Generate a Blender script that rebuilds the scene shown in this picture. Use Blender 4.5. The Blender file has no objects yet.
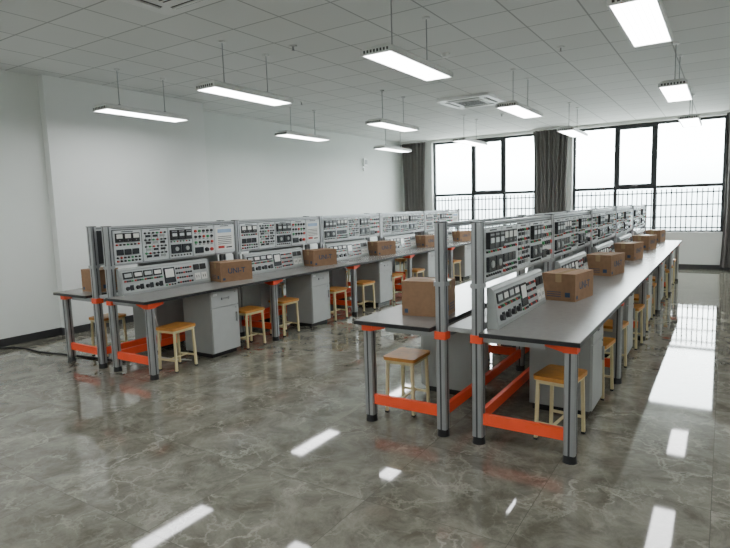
import bpy, math, random
from mathutils import Vector, Matrix
random.seed(7)
scene = bpy.context.scene
COL = scene.collection

# ---------------------------------------------------------------- materials
def pm(name, col, rough=0.5, metal=0.0, var=0.06, nscale=8.0, bump=0.0, spec=0.5):
    m = bpy.data.materials.new(name); m.use_nodes = True
    nt = m.node_tree; b = nt.nodes["Principled BSDF"]
    tc = nt.nodes.new("ShaderNodeTexCoord")
    nz = nt.nodes.new("ShaderNodeTexNoise"); nz.inputs["Scale"].default_value = nscale
    nz.inputs["Detail"].default_value = 3
    nt.links.new(tc.outputs["Object"], nz.inputs["Vector"])
    cr = nt.nodes.new("ShaderNodeValToRGB")
    cr.color_ramp.elements[0].position = .3; cr.color_ramp.elements[1].position = .7
    cr.color_ramp.elements[0].color = tuple(c*(1-var) for c in col)+(1,)
    cr.color_ramp.elements[1].color = tuple(min(1,c*(1+var)) for c in col)+(1,)
    nt.links.new(nz.outputs["Fac"], cr.inputs["Fac"])
    nt.links.new(cr.outputs["Color"], b.inputs["Base Color"])
    b.inputs["Roughness"].default_value = rough
    b.inputs["Metallic"].default_value = metal
    b.inputs["Specular IOR Level"].default_value = spec
    return m

M = {}
M['wall']   = pm("wall_paint", (.80,.83,.80), .75, var=.012, nscale=2)
M['wall_t'] = pm("pilaster_paint", (.85,.87,.85), .75, var=.012, nscale=2)
M['base']   = pm("baseboard_stone", (.04,.04,.042), .3)
M['alu']    = pm("aluminium_profile", (.40,.41,.42), .36, .65, var=.04)
M['alud']   = pm("aluminium_slot", (.07,.07,.075), .5, .3)
M['orange'] = pm("orange_powder_coat", (.95,.095,.03), .42, var=.05)
M['black']  = pm("black_plastic", (.012,.012,.014), .45)
M['top']    = pm("bench_laminate", (.235,.23,.22), .24, var=.05, nscale=30)
M['edge']   = pm("bench_edge_band", (.015,.015,.017), .4)
M['panel']  = pm("instrument_panel_white", (.62,.655,.66), .45, var=.03)
M['cons']   = pm("console_grey", (.33,.35,.34), .45, var=.03)
M['conf']   = pm("console_face", (.45,.48,.475), .45, var=.03)
M['meter']  = pm("meter_face", (.78,.78,.74), .3, var=.02)
M['dark']   = pm("display_dark", (.035,.038,.043), .25)
M['red']    = pm("terminal_red", (.50,.04,.03), .4)
M['green']  = pm("terminal_green", (.04,.28,.10), .4)
M['blue']   = pm("panel_blue", (.30,.42,.60), .4)
M['cab']    = pm("cabinet_grey", (.36,.375,.37), .45, var=.03)
M['cabf']   = pm("cabinet_front", (.47,.485,.48), .4, var=.03)
M['seat']   = pm("stool_seat_wood", (.62,.27,.055), .4, var=.15, nscale=14)
M['cream']  = pm("stool_leg_cream", (.72,.62,.36), .45)
M['white']  = pm("white_enamel", (.80,.81,.80), .4, var=.02)
M['grille'] = pm("grille_dark", (.06,.06,.065), .6)
M['frame']  = pm("window_frame_dark", (.02,.022,.025), .4)
M['rail']   = pm("balcony_railing_grey", (.06,.063,.066), .5)
M['ink']    = pm("print_ink", (.03,.06,.12), .6)
M['cablew'] = pm("cable_white", (.6,.6,.58), .5)
M['curtain']= pm("curtain_fabric", (.17,.163,.155), .95, var=.12, nscale=40)
M['card']   = pm("cardboard", (.28,.16,.088), .8, var=.08, nscale=25)
M['tape']   = pm("packing_tape", (.42,.29,.16), .25, var=.04)

def floor_mat():
    m = bpy.data.materials.new("polished_marble_tile"); m.use_nodes = True
    nt = m.node_tree; N = nt.nodes; L = nt.links; b = N["Principled BSDF"]
    def math_(op,a,b_=None,c=None):
        n=N.new("ShaderNodeMath"); n.operation=op
        for i,x in enumerate((a,b_,c)):
            if x is None: continue
            if isinstance(x,(int,float)): n.inputs[i].default_value=x
            else: L.new(x,n.inputs[i])
        return n.outputs[0]
    geo = N.new("ShaderNodeNewGeometry"); pos=geo.outputs["Position"]
    sn=N.new("ShaderNodeVectorMath"); sn.operation='SNAP'; sn.inputs[1].default_value=(.8,.8,10); L.new(pos,sn.inputs[0])
    wn=N.new("ShaderNodeTexWhiteNoise"); L.new(sn.outputs[0],wn.inputs["Vector"])
    so=N.new("ShaderNodeVectorMath"); so.operation='SCALE'; so.inputs["Scale"].default_value=9; L.new(wn.outputs["Color"],so.inputs[0])
    ad=N.new("ShaderNodeVectorMath"); ad.operation='ADD'; L.new(pos,ad.inputs[0]); L.new(so.outputs[0],ad.inputs[1])
    tp=ad.outputs[0]
    n1 = N.new("ShaderNodeTexNoise"); n1.inputs["Scale"].default_value = 3.6; n1.inputs["Detail"].default_value = 10
    n1.inputs["Roughness"].default_value = .74; n1.inputs["Distortion"].default_value = .5
    L.new(tp, n1.inputs["Vector"])
    cr = N.new("ShaderNodeValToRGB")
    cr.color_ramp.elements[0].position = .38; cr.color_ramp.elements[0].color = (.115,.109,.084,1)
    cr.color_ramp.elements[1].position = .66; cr.color_ramp.elements[1].color = (.262,.250,.208,1)
    L.new(n1.outputs["Fac"], cr.inputs["Fac"])
    nd=N.new("ShaderNodeTexNoise"); nd.inputs["Scale"].default_value=3.5; nd.inputs["Detail"].default_value=8; nd.inputs["Roughness"].default_value=.62; L.new(tp,nd.inputs["Vector"])
    sc=N.new("ShaderNodeVectorMath"); sc.operation='SCALE'; sc.inputs["Scale"].default_value=.5; L.new(nd.outputs["Color"],sc.inputs[0])
    a2=N.new("ShaderNodeVectorMath"); a2.operation='ADD'; L.new(tp,a2.inputs[0]); L.new(sc.outputs[0],a2.inputs[1])
    def crack(scale,width):
        v=N.new("ShaderNodeTexVoronoi"); v.feature='DISTANCE_TO_EDGE'; v.inputs["Scale"].default_value=scale
        L.new(a2.outputs[0],v.inputs["Vector"])
        r=N.new("ShaderNodeMapRange"); r.inputs["From Min"].default_value=0; r.inputs["From Max"].default_value=width
        r.inputs["To Min"].default_value=1; r.inputs["To Max"].default_value=0; L.new(v.outputs["Distance"],r.inputs["Value"])
        return r.outputs["Result"]
    nm=N.new("ShaderNodeTexNoise"); nm.inputs["Scale"].default_value=2.6; nm.inputs["Detail"].default_value=3; L.new(tp,nm.inputs["Vector"])
    msk=N.new("ShaderNodeMapRange"); msk.inputs["From Min"].default_value=.38; msk.inputs["From Max"].default_value=.60; L.new(nm.outputs["Fac"],msk.inputs["Value"])
    c=math_('MAXIMUM',crack(2.0,.032),math_('MULTIPLY',crack(5.0,.055),.65))
    c=math_('MULTIPLY',c,msk.outputs["Result"]); c=math_('MULTIPLY',c,.72)
    mix = N.new("ShaderNodeMix"); mix.data_type = 'RGBA'
    L.new(c, mix.inputs["Factor"]); L.new(cr.outputs["Color"], mix.inputs["A"]); mix.inputs["B"].default_value = (.39,.375,.32,1)
    br = N.new("ShaderNodeTexBrick"); br.offset = 0; br.inputs["Scale"].default_value = 1
    br.inputs["Brick Width"].default_value = .8; br.inputs["Row Height"].default_value = .8
    br.inputs["Mortar Size"].default_value = .0016; br.inputs["Mortar Smooth"].default_value = 0
    L.new(pos, br.inputs["Vector"])
    mix2 = N.new("ShaderNodeMix"); mix2.data_type = 'RGBA'
    L.new(br.outputs["Fac"], mix2.inputs["Factor"]); L.new(mix.outputs["Result"], mix2.inputs["A"]); mix2.inputs["B"].default_value = (.11,.105,.085,1)
    L.new(mix2.outputs["Result"], b.inputs["Base Color"])
    b.inputs["Roughness"].default_value = .04
    b.inputs["Specular IOR Level"].default_value = .65
    nb = N.new("ShaderNodeTexNoise"); nb.inputs["Scale"].default_value = 2.2; nb.inputs["Detail"].default_value = 1
    L.new(pos, nb.inputs["Vector"])
    bp = N.new("ShaderNodeBump"); bp.inputs["Strength"].default_value = .02; bp.inputs["Distance"].default_value = .02
    L.new(nb.outputs["Fac"], bp.inputs["Height"]); L.new(bp.outputs["Normal"], b.inputs["Normal"])
    return m
M['floor'] = floor_mat()

def ceil_mat():
    m = bpy.data.materials.new("ceiling_tile"); m.use_nodes = True
    nt = m.node_tree; N = nt.nodes; L = nt.links; b = N["Principled BSDF"]
    geo = N.new("ShaderNodeNewGeometry")
    br = N.new("ShaderNodeTexBrick"); br.offset = 0; br.inputs["Scale"].default_value = 1
    br.inputs["Brick Width"].default_value = .6; br.inputs["Row Height"].default_value = .6
    br.inputs["Mortar Size"].default_value = .009; br.inputs["Mortar Smooth"].default_value = .2
    br.inputs["Color1"].default_value = (.72,.735,.725,1); br.inputs["Color2"].default_value = (.77,.785,.775,1)
    br.inputs["Mortar"].default_value = (.42,.43,.43,1)
    L.new(geo.outputs["Position"], br.inputs["Vector"])
    L.new(br.outputs["Color"], b.inputs["Base Color"]); b.inputs["Roughness"].default_value = .8
    return m
M['ceil'] = ceil_mat()

def lamp_mat():
    m = bpy.data.materials.new("lamp_diffuser"); m.use_nodes = True
    nt = m.node_tree; N = nt.nodes; L = nt.links; b = N["Principled BSDF"]
    tc = N.new("ShaderNodeTexCoord")
    br = N.new("ShaderNodeTexBrick"); br.offset = 0; br.inputs["Scale"].default_value = 1
    br.inputs["Brick Width"].default_value = .04; br.inputs["Row Height"].default_value = .04
    br.inputs["Mortar Size"].default_value = .003
    br.inputs["Color1"].default_value = (1,1,1,1); br.inputs["Color2"].default_value = (.93,.95,.95,1)
    br.inputs["Mortar"].default_value = (.6,.62,.62,1)
    L.new(tc.outputs["Object"], br.inputs["Vector"])
    L.new(br.outputs["Color"], b.inputs["Emission Color"]); b.inputs["Emission Strength"].default_value = 20.0
    return m
M['lamp'] = lamp_mat()

def glass_mat():
    m = bpy.data.materials.new("window_glass"); m.use_nodes = True
    nt = m.node_tree; N = nt.nodes; L = nt.links
    N.remove(N["Principled BSDF"]); out = N["Material Output"]
    t = N.new("ShaderNodeBsdfTransparent"); t.inputs["Color"].default_value = (.95,.97,.96,1)
    g = N.new("ShaderNodeBsdfGlossy"); g.inputs["Roughness"].default_value = .02
    mx = N.new("ShaderNodeMixShader"); mx.inputs[0].default_value = .05
    L.new(t.outputs[0], mx.inputs[1]); L.new(g.outputs[0], mx.inputs[2]); L.new(mx.outputs[0], out.inputs[0])
    return m
M['glass'] = glass_mat()

# ---------------------------------------------------------------- mesh builder
class MB:
    def __init__(s): s.v=[]; s.f=[]; s.m=[]; s.mats=[]; s.T=Matrix.Identity(4); s.sm=[]
    def mi(s,k):
        if k not in s.mats: s.mats.append(k)
        return s.mats.index(k)
    def add(s, vs, fs, k, smooth=False):
        o=len(s.v); s.v += [tuple(s.T @ Vector(p)) for p in vs]
        i=s.mi(k)
        for f in fs: s.f.append(tuple(o+a for a in f)); s.m.append(i); s.sm.append(smooth)
    def box(s, a, b, k):
        x0,y0,z0=a; x1,y1,z1=b
        vs=[(x0,y0,z0),(x1,y0,z0),(x1,y1,z0),(x0,y1,z0),(x0,y0,z1),(x1,y0,z1),(x1,y1,z1),(x0,y1,z1)]
        fs=[(0,3,2,1),(4,5,6,7),(0,1,5,4),(1,2,6,5),(2,3,7,6),(3,0,4,7)]
        s.add(vs,fs,k)
    def prism(s, prof, h0, h1, k, axis='z', smooth=False, cap=None):
        n=len(prof); vs=[]
        for h in (h0,h1):
            for (p,q) in prof:
                vs.append({'z':(p,q,h),'y':(p,h,q),'x':(h,p,q)}[axis])
        fs=[(i,(i+1)%n,n+(i+1)%n,n+i) for i in range(n)]
        s.add(vs,fs,k,smooth)
        s.add(vs,[tuple(range(n-1,-1,-1)),tuple(range(n,2*n))],cap or k)
    def cyl(s, c, r, h, k, axis='z', seg=14, r2=None, smooth=True):
        r2 = r if r2 is None else r2
        vs=[]
        for (rr,hh) in ((r,0),(r2,h)):
            for i in range(seg):
                a=2*math.pi*i/seg; p=rr*math.cos(a); q=rr*math.sin(a)
                vs.append({'z':(c[0]+p,c[1]+q,c[2]+hh),'y':(c[0]+q,c[1]+hh,c[2]+p),'x':(c[0]+hh,c[1]+p,c[2]+q)}[axis])
        fs=[(i,(i+1)%seg,seg+(i+1)%seg,seg+i) for i in range(seg)]
        s.add(vs,fs,k,smooth)
        s.add(vs,[tuple(range(seg-1,-1,-1)),tuple(range(seg,2*seg))],k)
    def mesh(s, name):
        me=bpy.data.meshes.new(name); me.from_pydata(s.v,[],s.f)
        for k in s.mats: me.materials.append(M[k])
        for p,i,sm in zip(me.polygons,s.m,s.sm): p.material_index=i; p.use_smooth=sm
        me.update(); return me

def obj(name, me, loc=(0,0,0), rz=0, parent=None, bevel=0):
    o=bpy.data.objects.new(name, me); COL.objects.link(o)
    o.location=loc; o.rotation_euler=(0,0,rz)
    if parent: o.parent=parent
    if bevel:
        md=o.modifiers.new("bevel",'BEVEL'); md.width=bevel; md.segments=2; md.limit_method='ANGLE'
    return o
def empty(name, loc=(0,0,0), rz=0):
    o=bpy.data.objects.new(name,None); COL.objects.link(o); o.location=loc; o.rotation_euler=(0,0,rz); o.empty_display_size=.1; return o

# ---------------------------------------------------------------- room
CEIL=3.40; WY=14.43; XL=-7.95; XR=3.0; YB=-2.5
mb=MB(); mb.box((XL-.3,YB-.2,-.12),(XR+.2,WY+.3,0),'floor'); obj("floor",mb.mesh("floor"))
mb=MB(); mb.box((XL-.3,YB-.2,CEIL),(XR+.2,WY+.3,CEIL+.12),'ceil'); obj("ceiling",mb.mesh("ceiling"))
mb=MB()
mb.box((XL-.2,YB,0),(-7.52,3.98,CEIL),'wall')
mb.box((XL-.2,3.98,0),(-7.40,6.6,CEIL),'wall_t')
mb.box((XL-.2,6.6,0),(XL,WY,CEIL),'wall')
obj("wall_left",mb.mesh("wall_left"))
mb=MB(); mb.box((XR,YB,0),(XR+.2,WY,CEIL),'wall'); obj("wall_right",mb.mesh("wall_right"))
mb=MB(); mb.box((XL-.2,YB-.2,0),(XR+.2,YB,CEIL),'wall'); obj("wall_back",mb.mesh("wall_back"))
ops=[(-7.0,-4.1),(-3.2,-.02)]; SILL=.80; HEAD=3.33
mb=MB()
mb.box((XL-.2,WY,0),(XR+.2,WY+.25,SILL),'wall')
mb.box((XL-.2,WY,HEAD),(XR+.2,WY+.25,CEIL),'wall')
xs=[XL-.2]+[a for o in ops for a in o]+[XR+.2]
for i in range(0,len(xs),2): mb.box((xs[i],WY,SILL),(xs[i+1],WY+.25,HEAD),'wall')
obj("wall_window_side",mb.mesh("wall_window_side"))
mb=MB(); h=.10
mb.box((-7.52,YB,0),(-7.508,3.98,h),'base'); mb.box((-7.40,3.968,0),(-7.388,6.612,h),'base')
mb.box((-7.52,3.968,0),(-7.388,3.98,h),'base'); mb.box((XL,6.6,0),(-7.388,6.612,h),'base')
mb.box((XL,6.612,0),(XL+.012,WY,h),'base')
obj("baseboard_left",mb.mesh("baseboard_left"))
mb=MB(); mb.box((XL+.012,WY-.012,0),(XR,WY,h),'base'); obj("baseboard_window_side",mb.mesh("bb"))
mb=MB(); mb.box((XR-.012,YB,0),(XR,WY-.012,h),'base'); obj("baseboard_right",mb.mesh("bb"))
mb=MB(); mb.box((-7.508,YB,0),(XR-.012,YB+.012,h),'base'); obj("baseboard_back",mb.mesh("bb"))
for i,(a,b) in enumerate(ops):
    mb=MB(); mb.box((a,WY-.02,SILL),(b,WY+.10,SILL+.025),'white'); obj("trim_%d"%(i+1),mb.mesh("sill"))

def window(n,x0,x1,muls,sash):
    e=empty("window_%d"%n,((x0+x1)/2,WY+.14,SILL))
    cx=(x0+x1)/2; TZ=1.86
    mb=MB(); z0=SILL+.0; z1=HEAD; t=.06
    y0,y1=WY+.11,WY+.17
    def bx(a,b,c,d,th=0): mb.box((a,y0-th,c),(b,y1,d),'frame')
    bx(x0,x0+t,z0,z1); bx(x1-t,x1,z0,z1); bx(x0+t,x1-t,z0,z0+t); bx(x0+t,x1-t,z1-t,z1)
    for m_ in muls: bx(m_-.035,m_+.035,z0+t,z1-t)
    ed=[x0]+muls+[x1]
    for i in range(len(ed)-1):
        a=ed[i]+(.06 if i==0 else .035); b=ed[i+1]-(.06 if i==len(ed)-2 else .035)
        bx(a,b,TZ-.035,TZ+.035)
        if i in sash:
            s=.05
            bx(a,a+s,TZ+.035,z1-t,.02); bx(b-s,b,TZ+.035,z1-t,.02); bx(a+s,b-s,TZ+.035,TZ+.035+s,.02); bx(a+s,b-s,z1-t-s,z1-t,.02)
            mb.box(((a+b)/2-.06,y0-.045,TZ+.04),((a+b)/2+.06,y0-.02,TZ+.06),'alu')
    inv=Matrix.Translation((-cx,-(WY+.14),-SILL))
    o=obj("frame",mb.mesh("window_frame"),parent=e); o.matrix_parent_inverse=inv
    mb=MB(); mb.box((x0+t,WY+.138,z0+t),(x1-t,WY+.144,z1-t),'glass')
    o=obj("glass",mb.mesh("window_glass_pane"),parent=e); o.matrix_parent_inverse=inv
    mb=MB(); yr=WY+.20
    for z in (SILL+.10,SILL+.35,SILL+.62,SILL+.90): mb.box((x0,yr-.015,z),(x1,yr+.015,z+.03),'rail')
    k=int((x1-x0)/.10)
    for i in range(k+1):
        xx=x0+.01+(x1-x0-.02)*i/k; mb.box((xx-.012,yr-.009,SILL),(xx+.012,yr+.009,SILL+1.0),'rail')
    o=obj("safety_railing",mb.mesh("railing"),parent=e); o.matrix_parent_inverse=inv
window(1,-7.0,-4.1,[-5.83,-4.95],[1])
window(2,-3.2,-.02,[-2.23,-1.39],[1])

def curtain(x0,x1,folds):
    mb=MB(); n=folds*10; rows=14; vs=[]; z0,z1=.06,CEIL-.05
    for j in range(rows+1):
        t=j/rows; z=z1+(z0-z1)*t
        pinch=1-.12*math.sin(math.pi*t)
        cx=(x0+x1)/2
        for i in range(n+1):
            u=i/n; x=cx+(x0+(x1-x0)*u-cx)*pinch
            y=WY-.13+.055*math.sin(u*folds*2*math.pi+.4*math.sin(3*t+u*5))*(0.8+.3*math.sin(u*17))
            vs.append((x,y,z))
    fs=[]
    for j in range(rows):
        for i in range(n):
            a=j*(n+1)+i; fs.append((a,a+1,a+n+2,a+n+1))
    mb.add(vs,fs,'curtain',True)
    mb.box((x0-.05,WY-.15,CEIL-.05),(x1+.05,WY-.11,CEIL),'white')
    return obj("curtain",mb.mesh("curtain"))
curtain(-7.88,-7.12,7); curtain(-4.12,-3.25,8); curtain(-.05,.55,6)

# ---------------------------------------------------------------- bench parts
L=1.75; TZ=.78; PH=1.48
def post(mb,cx,cy,z0,z1):
    r=.036; P=[]
    c=.014
    for sx,sy,a0 in ((1,1,0),(-1,1,90),(-1,-1,180),(1,-1,270)):
        for i in range(5):
            t=math.radians(a0+i*22.5); P.append((cx+sx*(r-c)+c*math.cos(t),cy+sy*(r-c)+c*math.sin(t)))
    mb.prism(P,z0,z1,'alu')
    for s in (-1,1):
        mb.box((cx-.006,cy+s*r-.0012,z0),(cx+.006,cy+s*r+.0012,z1-.002),'alud')
        mb.box((cx+s*r-.0012,cy-.006,z0),(cx+s*r+.0012,cy+.006,z1-.002),'alud')
def leg(mb,x,y,h):
    post(mb,x,y,.05,h)
    mb.cyl((x,y,0),.044,.05,'black',r2=.038)
def collar(mb,x,y,z0=.695,z1=.748):
    s=1 if x>0 else -1
    mb.box((x-.042,y-.042,z0),(x+.042,y+.042,z1),'orange')
    mb.prism([(x-s*.042,z1),(x-s*.15,z1),(x-s*.15,z1-.025),(x-s*.042,z0+.002)],y-.035,y+.035,'orange',axis='y')
    mb.prism([(y+.042,z1),(y+.14,z1),(y+.14,z1-.025),(y+.042,z0+.002)],x-.035,x+.035,'orange',axis='x')

def frame_mesh(first,last):
    mb=MB()
    ys=[0]+([L] if last else [])
    for y in ys:
        for s in (-1,1):
            leg(mb,s*.72,y,TZ-.03); collar(mb,s*.72,y)
            post(mb,s*.13,y,.05,PH); mb.cyl((s*.13,y,0),.044,.05,'black',r2=.038)
            mb.box((s*.13-.036,y-.036,PH),(s*.13+.036,y+.036,PH+.006),'black')
            a,b=sorted((s*.165,s*.685))
            mb.box((a,y-.015,.135),(b,y+.015,.21),'orange')
            a2,b2=sorted((s*.17,s*.57))
            mb.box((a2,y-.02,.70),(b2,y+.02,.748),'alu')
            mb.box((s*.13-.041,y-.041,.69),(s*.13+.041,y+.041,.744),'orange')
            mb.box((s*.13-.04,y-.04,1.055),(s*.13+.04,y+.04,1.085),'alu')
    for s in (-1,1):
        mb.box((s*.13-.015,.036,.135),(s*.13+.015,L-.036,.21),'orange')
        mb.box((s*.13-.02,.045,.69),(s*.13+.02,L-.045,.745),'alu')
        mb.box((s*.13-.018,.036,PH-.035),(s*.13+.018,L-.036,PH-.002),'alu')
        mb.box((s*.13-.0195,.036,PH-.022),(s*.13+.0195,L-.036,PH-.017),'alud')
    mb.box((-.09,.0,.745),(.09,L,.775),'cab')
    return mb.mesh("bench_frame")
def top_mesh(first,last):
    mb=MB(); y0=-.10 if first else 0.001; y1=L+.10 if last else L-.001
    for s in (-1,1):
        a,b=sorted((s*.172,s*.79))
        mb.box((a,y0,TZ-.03),(b,y1,TZ-.004),'edge')
        mb.box((a+.002,y0+.002,TZ-.004),(b-.002,y1-.002,TZ),'top')
    return mb.mesh("bench_top")

def module(mb,u0,w,h,kind):
    mb.box((u0+.006,.004,0),(u0+w-.006,h-.004,.012),'panel')
    W=.012
    def b(a,c,d,e,k,t=.004): mb.box((u0+a,c,W),(u0+d,e,W+t),k)
    def kn(a,c,r=.010,k='black',t=.018): mb.cyl((u0+a,c,W),r,t,k,seg=10,r2=r*.85)
    for a in (.014,w-.014):
        for c in (.014,h-.014): kn(a,c,.004,'alu',.003)
    b(w*.30,h-.022,w*.70,h-.014,'dark',.001)
    if kind==0:
        for i in range(3):
            x=.025+i*.095
            b(x,h-.125,x+.085,h-.032,'black',.014)
            mb.box((u0+x+.010,h-.085,W+.014),(u0+x+.075,h-.042,W+.016),'meter')
            kn(x+.042,h-.105,.006,'alu',.016)
        for i in range(7): kn(.035+i*.042,h-.150,.0095,('red','black','black','green','black','black','red')[i])
        for i in range(3): b(.03+i*.09,.092,.105+i*.09,.152,'dark',.010)
        for j in range(2):
            for i in range(7): kn(.035+i*.042,.066-j*.034,.0105,('black','red','black','black','green','black','black')[(i+j)%7])
    elif kind==1:
        for j in range(4):
            y=h-.050-j*.072
            b(.025,y,w-.025,y+.004,'dark',.001)
            for i in range(6):
                kn(.04+i*.050,y+.002,.0115,('black','black','black','green','red','black')[(i+j)%6],.014)
            for i in range(3): b(.045+i*.09,y-.042,.105+i*.09,y-.017,('dark','black','cons')[(i+j)%3],.006)
        for i in range(4): b(.045+i*.075,.03,.048+i*.075,h-.05,'dark',.001)
    elif kind==2:
        for i in range(3):
            b(.025+i*.098,h-.140,.108+i*.098,h-.03,'black',.03)
            mb.box((u0+.037+i*.098,h-.100,W+.03),(u0+.096+i*.098,h-.068,W+.034),'panel')
            for q in range(4): mb.box((u0+.033+i*.098+q*.018,h-.052,W+.03),(u0+.043+i*.098+q*.018,h-.040,W+.033),'alu')
        for i in range(7): kn(.035+i*.042,h-.160,.008,('black','green','red')[i%3],.012)
        for i in range(2): b(.03+i*.145,.055,.155+i*.145,.155,'dark',.022)
        for i in range(2): kn(.092+i*.145,.105,.028,'cons',.030)
        for i in range(7): kn(.035+i*.042,.032,.009,'black',.012)
    elif kind==3:
        for j in range(3):
            for i in range(5):
                k=('red','black','green','black','black')[(i*2+j)%5]
                kn(.045+i*.060,h-.060-j*.066,.017,k,.018)
                b(.030+i*.060,h-.089-j*.066,.060+i*.060,h-.082-j*.066,'dark',.001)
        b(.03,.03,.15,.100,'dark',.010); kn(.20,.065,.027,'black',.025); kn(.275,.065,.022,'red',.020)
    elif kind==4:
        b(.03,.04,w-.03,h-.04,'meter',.003)
        b(.05,h-.10,w-.06,h-.055,'blue',.005)
        b(.05,.06,.15,.09,'red',.005); b(.18,.06,w-.06,.075,'dark',.005)
        for i in range(5): b(.05,.110+i*.022,w-.06,.117+i*.022,'dark',.004)

def panel_mesh(order):
    mb=MB()
    h=.352; z0=1.092
    mb.box((.112,.040,z0-.015),(.148,L-.040,z0),'alu')
    mb.box((.134,.040,z0),(.146,L-.040,z0+h-.004),'alud')
    mb.T=Matrix(((0,0,1,.146),(1,0,0,.045),(0,1,0,z0),(0,0,0,1)))
    w=(L-.09)/5
    for i,k in enumerate(order): module(mb,i*w,w,h-.004,k)
    return mb.mesh("instrument_panel")
def console_mesh():
    mb=MB(); y0,y1=.042,1.19
    prof=[(.173,TZ),(.252,TZ),(.252,TZ+.012),(.215,1.035),(.200,1.052),(.173,1.052)]
    mb.prism(prof,y0,y1,'cons',axis='y')
    a=Vector((.252,0,TZ+.012)); d=Vector((.215,0,1.035))-a; ln=d.length; v=d.normalized(); n=Vector((v.z,0,-v.x))
    mb.T=Matrix(((0,v.x,n.x,a.x),(1,0,0,y0),(0,v.z,n.z,a.z),(0,0,0,1)))
    W=y1-y0
    mb.box((.015,.012,0),(W-.015,ln-.012,.003),'conf')
    for i in range(4):
        u=.035+i*.118
        mb.box((u,ln-.095,.003),(u+.105,ln-.025,.012),'black')
        mb.box((u+.012,ln-.078,.012),(u+.093,ln-.040,.013),'meter' if i%2 else 'conf')
        for q in range(4): mb.cyl((u+.012+q*.027,ln-.118,.003),.009,.016,('red','black','black','green')[q],seg=10)
        mb.cyl((u+.03,.055,.003),.022,.024,'black',seg=14,r2=.018)
        mb.box((u+.06,.030,.003),(u+.098,.085,.012),'dark')
    mb.box((.52,.05,.003),(.66,ln-.03,.012),'dark'); mb.box((.535,.11,.012),(.645,ln-.045,.013),'meter')
    for i in range(4): mb.cyl((.535+i*.036,.030,.003),.009,.01,('green','red','black','black')[i],seg=10)
    for i in range(7):
        for j in range(4): mb.cyl((.69+i*.032,.038+j*.052,.003),.0105,.012,('black','red','black','black')[(i+j)%4],seg=10)
    for i in range(2):
        u=.925+i*.095; mb.box((u,.035,.003),(u+.08,.115,.010),'meter')
        for q in (-.015,.015): mb.box((u+.04+q-.004,.06,.010),(u+.04+q+.004,.09,.011),'black')
        mb.box((u,ln-.095,.003),(u+.08,ln-.030,.012),'black')
    mb.T=Matrix.Identity(4)
    return mb.mesh("power_console")

FR={}; TP={}
for f,l in ((True,False),(False,False),(False,True)):
    FR[(f,l)]=frame_mesh(f,l); TP[(f,l)]=top_mesh(f,l)
PN=[panel_mesh([0,1,2,3,4]),panel_mesh([2,0,1,2,3]),panel_mesh([1,2,0,2,1])]
CN=console_mesh()

def stool_mesh():
    mb=MB(); sx,sy=.16,.135; zt=.45
    P=[]
    for cx,cy,a0 in ((sx-.03,sy-.03,0),(-sx+.03,sy-.03,90),(-sx+.03,-sy+.03,180),(sx-.03,-sy+.03,270)):
        for i in range(5):
            a=math.radians(a0+i*22.5); P.append((cx+.03*math.cos(a),cy+.03*math.sin(a)))
    mb.prism(P,zt-.025,zt,'seat')
    mb.prism([(p*.985,q*.985) for p,q in P],zt-.031,zt-.025,'cream')
    t=.0105
    for sgx in (-1,1):
        for sgy in (-1,1):
            x1,y1=sgx*.128,sgy*.104; x0,y0=sgx*.138,sgy*.114
            vs=[(x0-t,y0-t,0.012),(x0+t,y0-t,0.012),(x0+t,y0+t,0.012),(x0-t,y0+t,0.012),
                (x1-t,y1-t,zt-.031),(x1+t,y1-t,zt-.031),(x1+t,y1+t,zt-.031),(x1-t,y1+t,zt-.031)]
            mb.add(vs,[(0,3,2,1),(4,5,6,7),(0,1,5,4),(1,2,6,5),(2,3,7,6),(3,0,4,7)],'cream')
            mb.box((x0-t-.002,y0-t-.002,0),(x0+t+.002,y0+t+.002,.014),'black')
    for s in (-1,1):
        mb.box((-.128,s*.105-.008,zt-.056),(.128,s*.105+.008,zt-.031),'cream')
        mb.box((s*.129-.008,-.104,zt-.056),(s*.129+.008,.104,zt-.031),'cream')
        mb.box((s*.135-.007,-.11,.11),(s*.135+.007,.11,.127),'cream')
    mb.box((-.132,-.008,.112),(.132,.008,.125),'cream')
    return mb.mesh("stool")
ST=stool_mesh()

def cabinet_mesh():
    mb=MB(); dx,dy=.23,.20; H=.748
    mb.box((-dx,-dy,.05),(dx-.018,dy,H),'cab')
    mb.box((-dx+.02,-dy+.02,.0),(dx-.05,dy-.02,.05),'black')
    mb.box((dx-.018,-dy+.004,.056),(dx,dy-.004,.55),'cabf')
    mb.box((dx-.018,-dy+.004,.558),(dx,dy-.004,H-.02),'cabf')
    mb.box((dx,-.055,.64),(dx+.018,.055,.652),'alu')
    for q in (-.05,.05): mb.box((dx,q-.005,.632),(dx+.012,q+.005,.66),'alu')
    mb.box((dx,dy-.05,.36),(dx+.018,dy-.038,.47),'alu')
    mb.cyl((dx,dy-.045,.70),.009,.006,'alu',axis='x',seg=12)
    mb.cyl((dx,dy-.045,.52),.009,.006,'alu',axis='x',seg=12)
    mb.box((dx,-dy+.03,.685),(dx+.002,-dy+.09,.71),'white')
    return mb.mesh("drawer_cabinet")
CB=cabinet_mesh()

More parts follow.
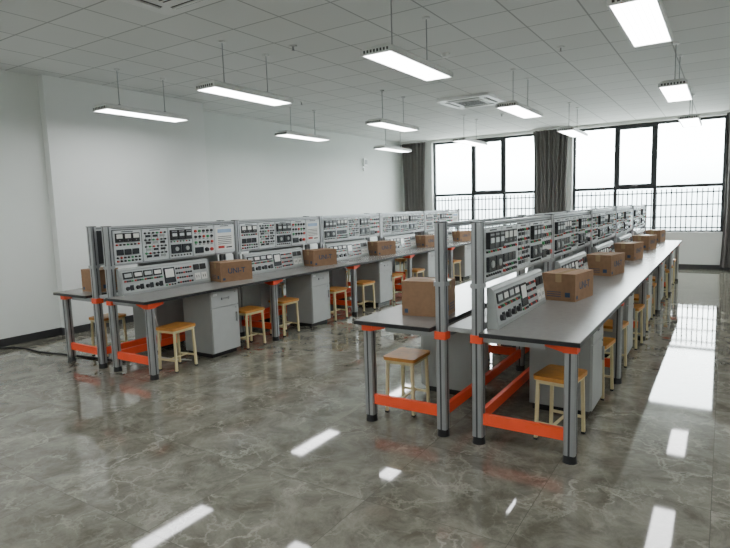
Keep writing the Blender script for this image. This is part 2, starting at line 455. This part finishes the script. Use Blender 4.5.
def box_mesh(w,d,h):
    mb=MB()
    mb.box((-w/2,-d/2,0),(w/2,d/2,h-.003),'card')
    mb.box((-w/2,-d/2,h-.003),(w/2,-.002,h),'card'); mb.box((-w/2,.002,h-.003),(w/2,d/2,h),'card')
    mb.box((-w/2-.001,-.025,h),(w/2+.001,.025,h+.001),'tape')
    for s in (-1,1): mb.box((s*(w/2+.0005)-.0006,-.025,h-.07),(s*(w/2+.0005)+.0006,.025,h+.001),'tape')
    mb.box((-w*.44,-d/2-.001,h*.08),(-w*.36,-d/2,h*.20),'ink')
    for s in (-1,1):
        mb.box((s*(w/2+.001)-.0006,-d*.35,h*.15),(s*(w/2+.001)+.0006,-d*.2,h*.32),'ink')
        for q in range(3): mb.box((s*(w/2+.001)-.0006,-d*.08,h*(.15+.08*q)),(s*(w/2+.001)+.0006,d*.35,h*(.175+.08*q)),'ink')
    return mb.mesh("cardboard_box")
BX=box_mesh(.41,.28,.225)

def text_mesh(s,size):
    cu=bpy.data.curves.new("t",'FONT'); cu.body=s; cu.size=size; cu.align_x='CENTER'; cu.extrude=.0004; cu.offset=.0015
    o=bpy.data.objects.new("t",cu); COL.objects.link(o)
    bpy.context.view_layer.update()
    dg=bpy.context.evaluated_depsgraph_get()
    me=bpy.data.meshes.new_from_object(o.evaluated_get(dg)); bpy.data.objects.remove(o)
    me.materials.clear(); me.materials.append(M['ink']); return me
TX=text_mesh("UNI-T",.085)
def carton(x,y,rz,text=True,z=TZ,me=None,h=.225,d=.28):
    o=obj("cardboard_box",me or BX,(x,y,z),rz)
    if text:
        t=bpy.data.objects.new("printed_logo",TX); COL.objects.link(t); t.parent=o
        t.location=(0,-d/2-.0008,h*.42); t.rotation_euler=(math.radians(90),0,0)
    return o

rows=[(-1.465,3.41),(-5.32,3.28)]
for ri,(cx,ys) in enumerate(rows):
    for k in range(5):
        f=(k==0); l=(k==4); y=ys+k*L
        e=empty("laboratory_workbench",(cx,y,0))
        obj("frame",FR[(f,l)],parent=e)
        obj("tabletop",TP[(f,l)],parent=e)
        obj("instrument_panel",PN[(k+ri*2)%3 if k else 1-ri],parent=e)
        obj("power_console",CN,parent=e,bevel=.004)
        if not (ri==0 and k==0):
            obj("instrument_panel_rear",PN[2],(0,L,0),math.pi,parent=e)
            obj("power_console_rear",CN,(0,L,0),math.pi,parent=e,bevel=.004)
        j=lambda a:random.uniform(-a,a)
        for s in (-1,1):
            obj("drawer_cabinet",CB,(cx+s*.47,y+.98,0),0 if s>0 else math.pi,bevel=.003)
            obj("wooden_stool",ST,(cx+s*(.60+j(.03)),y+.36+j(.04),0),j(.12)+math.pi/2)
            obj("wooden_stool",ST,(cx+s*(.60+j(.03)),y+1.42+j(.04),0),j(.12)+math.pi/2)
        carton(cx+.36,y+(1.48 if ri==0 else 1.42),math.radians((82 if ri==0 else 72)+j(4)))
carton(-1.87,3.77,math.radians(8),False,me=box_mesh(.34,.26,.26))
carton(-5.72,3.50,math.radians(5),False,me=box_mesh(.30,.24,.24))

# ---------------------------------------------------------------- ceiling lamps
LZ=2.875
def lamp_mesh():
    mb=MB(); a,b=.15,.62; H=CEIL-LZ
    def ring(x,y,z): return [(-x,-y,z),(x,-y,z),(x,y,z),(-x,y,z)]
    vs=ring(a,b,0)+ring(a,b,.035)+ring(a*.72,b*.96,.065)
    fs=[(0,1,5,4),(1,2,6,5),(2,3,7,6),(3,0,4,7),(4,5,9,8),(5,6,10,9),(6,7,11,10),(7,4,8,11),(8,9,10,11)]
    mb.add(vs,fs,'white')
    t=.016
    mb.box((-a,-b,-.008),(-a+t,b,0),'white'); mb.box((a-t,-b,-.008),(a,b,0),'white')
    mb.box((-a+t,-b,-.008),(a-t,-b+t,0),'white'); mb.box((-a+t,b-t,-.008),(a-t,b,0),'white')
    mb.box((-a+t,-b+t,-.003),(a-t,b-t,0.001),'lamp')
    for s in (-1,1):
        for i in range(8):
            x=-.12+i*.032; mb.box((x,s*b-.002,.006),(x+.018,s*b+.002,.030),'grille')
    for y in (-.34,.34):
        mb.cyl((0,y,.065),.006,H-.065-.02,'alu',seg=8)
        mb.cyl((0,y,.065),.018,.03,'alu',seg=12)
        mb.cyl((0,y,H-.02),.035,.02,'white',seg=16)
    return mb.mesh("pendant_lamp")
LM=lamp_mesh()
for y in (-1.9,1.45,4.74,8.05,11.3):
    for x in (-6.45,-4.58,-2.50,-.56,1.4):
        obj("linear_pendant_lamp",LM,(x,y,LZ))

def ac():
    mb=MB(); a=.48; P=[]
    for sx,sy,a0 in ((1,1,0),(-1,1,90),(-1,-1,180),(1,-1,270)):
        for i in range(6):
            t=math.radians(a0+i*18); P.append((sx*(a-.1)+.1*math.cos(t),sy*(a-.1)+.1*math.sin(t)))
    mb.prism(P,-.045,0,'white')
    mb.box((-.24,-.24,-.055),(.24,.24,-.045),'white')
    for i in range(11): mb.box((-.21,-.21+i*.04,-.058),(.21,-.195+i*.04,-.055),'grille')
    for s in (-1,1):
        mb.box((-.28,s*.355-.03,-.047),(.28,s*.355+.03,-.044),'grille'); mb.box((s*.355-.03,-.28,-.047),(s*.355+.03,.28,-.044),'grille')
        mb.box((-.27,s*.35-.012,-.060),(.27,s*.35+.006,-.046),'white'); mb.box((s*.35-.012,-.27,-.060),(s*.35+.006,.27,-.046),'white')
    return mb.mesh("ac")
AC=ac()
for p in ((-3.8,9.45),(-3.8,3.02),(.6,5.4)): obj("ceiling_air_conditioner",AC,(p[0],p[1],CEIL))
mb=MB(); mb.cyl((0,0,-.012),.04,.012,'white',seg=18); mb.cyl((0,0,-.05),.009,.038,'alu',seg=8); mb.cyl((0,0,-.054),.02,.004,'alu',seg=12)
SP=mb.mesh("sprinkler")
for p in ((-4.1,5.0),(-1.7,7.0),(-6.1,7.6),(-1.7,3.9),(-3.9,11.3)): obj("fire_sprinkler",SP,(p[0],p[1],CEIL))
mb=MB(); mb.cyl((0,0,-.02),.055,.02,'white',seg=20); mb.cyl((0,0,-.045),.035,.025,'white',seg=20,r2=.045)
obj("smoke_detector",mb.mesh("sd"),(-2.9,6.4,CEIL))

mb=MB(); mb.box((0,-.09,-.10),(.05,.09,.10),'white'); mb.box((.05,-.06,-.05),(.054,.06,.06),'cab'); mb.box((.0,-.08,-.22),(.03,.08,-.14),'white')
obj("wall_control_box",mb.mesh("wcb"),(XL,12.4,2.75))

def cable(name,pts,r,k):
    cu=bpy.data.curves.new(name,'CURVE'); cu.dimensions='3D'; cu.bevel_depth=r; cu.bevel_resolution=2
    s=cu.splines.new('NURBS'); s.points.add(len(pts)-1)
    for p,q in zip(s.points,pts): p.co=(*q,1)
    s.use_endpoint_u=True; s.order_u=4
    cu.materials.append(M[k]); o=bpy.data.objects.new(name,cu); COL.objects.link(o); return o
cable("floor_cable",[(-7.49,3.1,.012),(-7.3,3.35,.012),(-6.8,3.25,.012),(-6.4,3.38,.012),(-5.9,3.45,.012),(-5.4,3.5,.012)],.012,'black')
for q in range(3):
    cable("power_cord",[(-5.10+q*.04,3.5+q*.05,.72),(-5.0+q*.05,3.55,.5),(-4.95,3.6+q*.06,.25),(-5.05-q*.05,3.6,.06),(-5.0,3.75+q*.05,.008),(-4.9+q*.05,3.9,.008)],.006,'cablew')

# ---------------------------------------------------------------- world
w=bpy.data.worlds.new("overcast_sky"); scene.world=w; w.use_nodes=True
nt=w.node_tree; N=nt.nodes; Lk=nt.links; bg=N["Background"]
tc=N.new("ShaderNodeTexCoord"); sp=N.new("ShaderNodeSeparateXYZ"); Lk.new(tc.outputs["Generated"],sp.inputs[0])
cr=N.new("ShaderNodeValToRGB"); e=cr.color_ramp.elements
e[0].position=0; e[0].color=(.35,.36,.34,1)
e[1].position=1; e[1].color=(.93,.98,1,1)
a=e.new(.47); a.color=(.25,.28,.29,1)
a=e.new(.505); a.color=(.45,.52,.55,1)
a=e.new(.54); a.color=(.93,.98,1,1)
mr=N.new("ShaderNodeMapRange"); mr.inputs["From Min"].default_value=-1; mr.inputs["From Max"].default_value=1
Lk.new(sp.outputs["Z"],mr.inputs["Value"]); Lk.new(mr.outputs["Result"],cr.inputs["Fac"]); Lk.new(cr.outputs["Color"],bg.inputs["Color"])
bg.inputs["Strength"].default_value=24.0

# ---------------------------------------------------------------- camera
yaw=math.radians(32.95); p=math.atan(67/556); rho=.03
r=Vector((math.cos(yaw),math.sin(yaw),0)); fwd=Vector((-math.sin(yaw)*math.cos(p),math.cos(yaw)*math.cos(p),-math.sin(p)))
up=r.cross(fwd)
R=(r-rho*up).normalized(); U=(up+rho*r).normalized()
cam=bpy.data.cameras.new("camera"); co=bpy.data.objects.new("camera",cam); COL.objects.link(co)
cam.sensor_width=36; cam.lens=556/730*36; cam.clip_start=.05
Mx=Matrix((( R.x,U.x,-fwd.x,0),(R.y,U.y,-fwd.y,0),(R.z,U.z,-fwd.z,1.6),(0,0,0,1)))
co.matrix_world=Mx
scene.camera=co
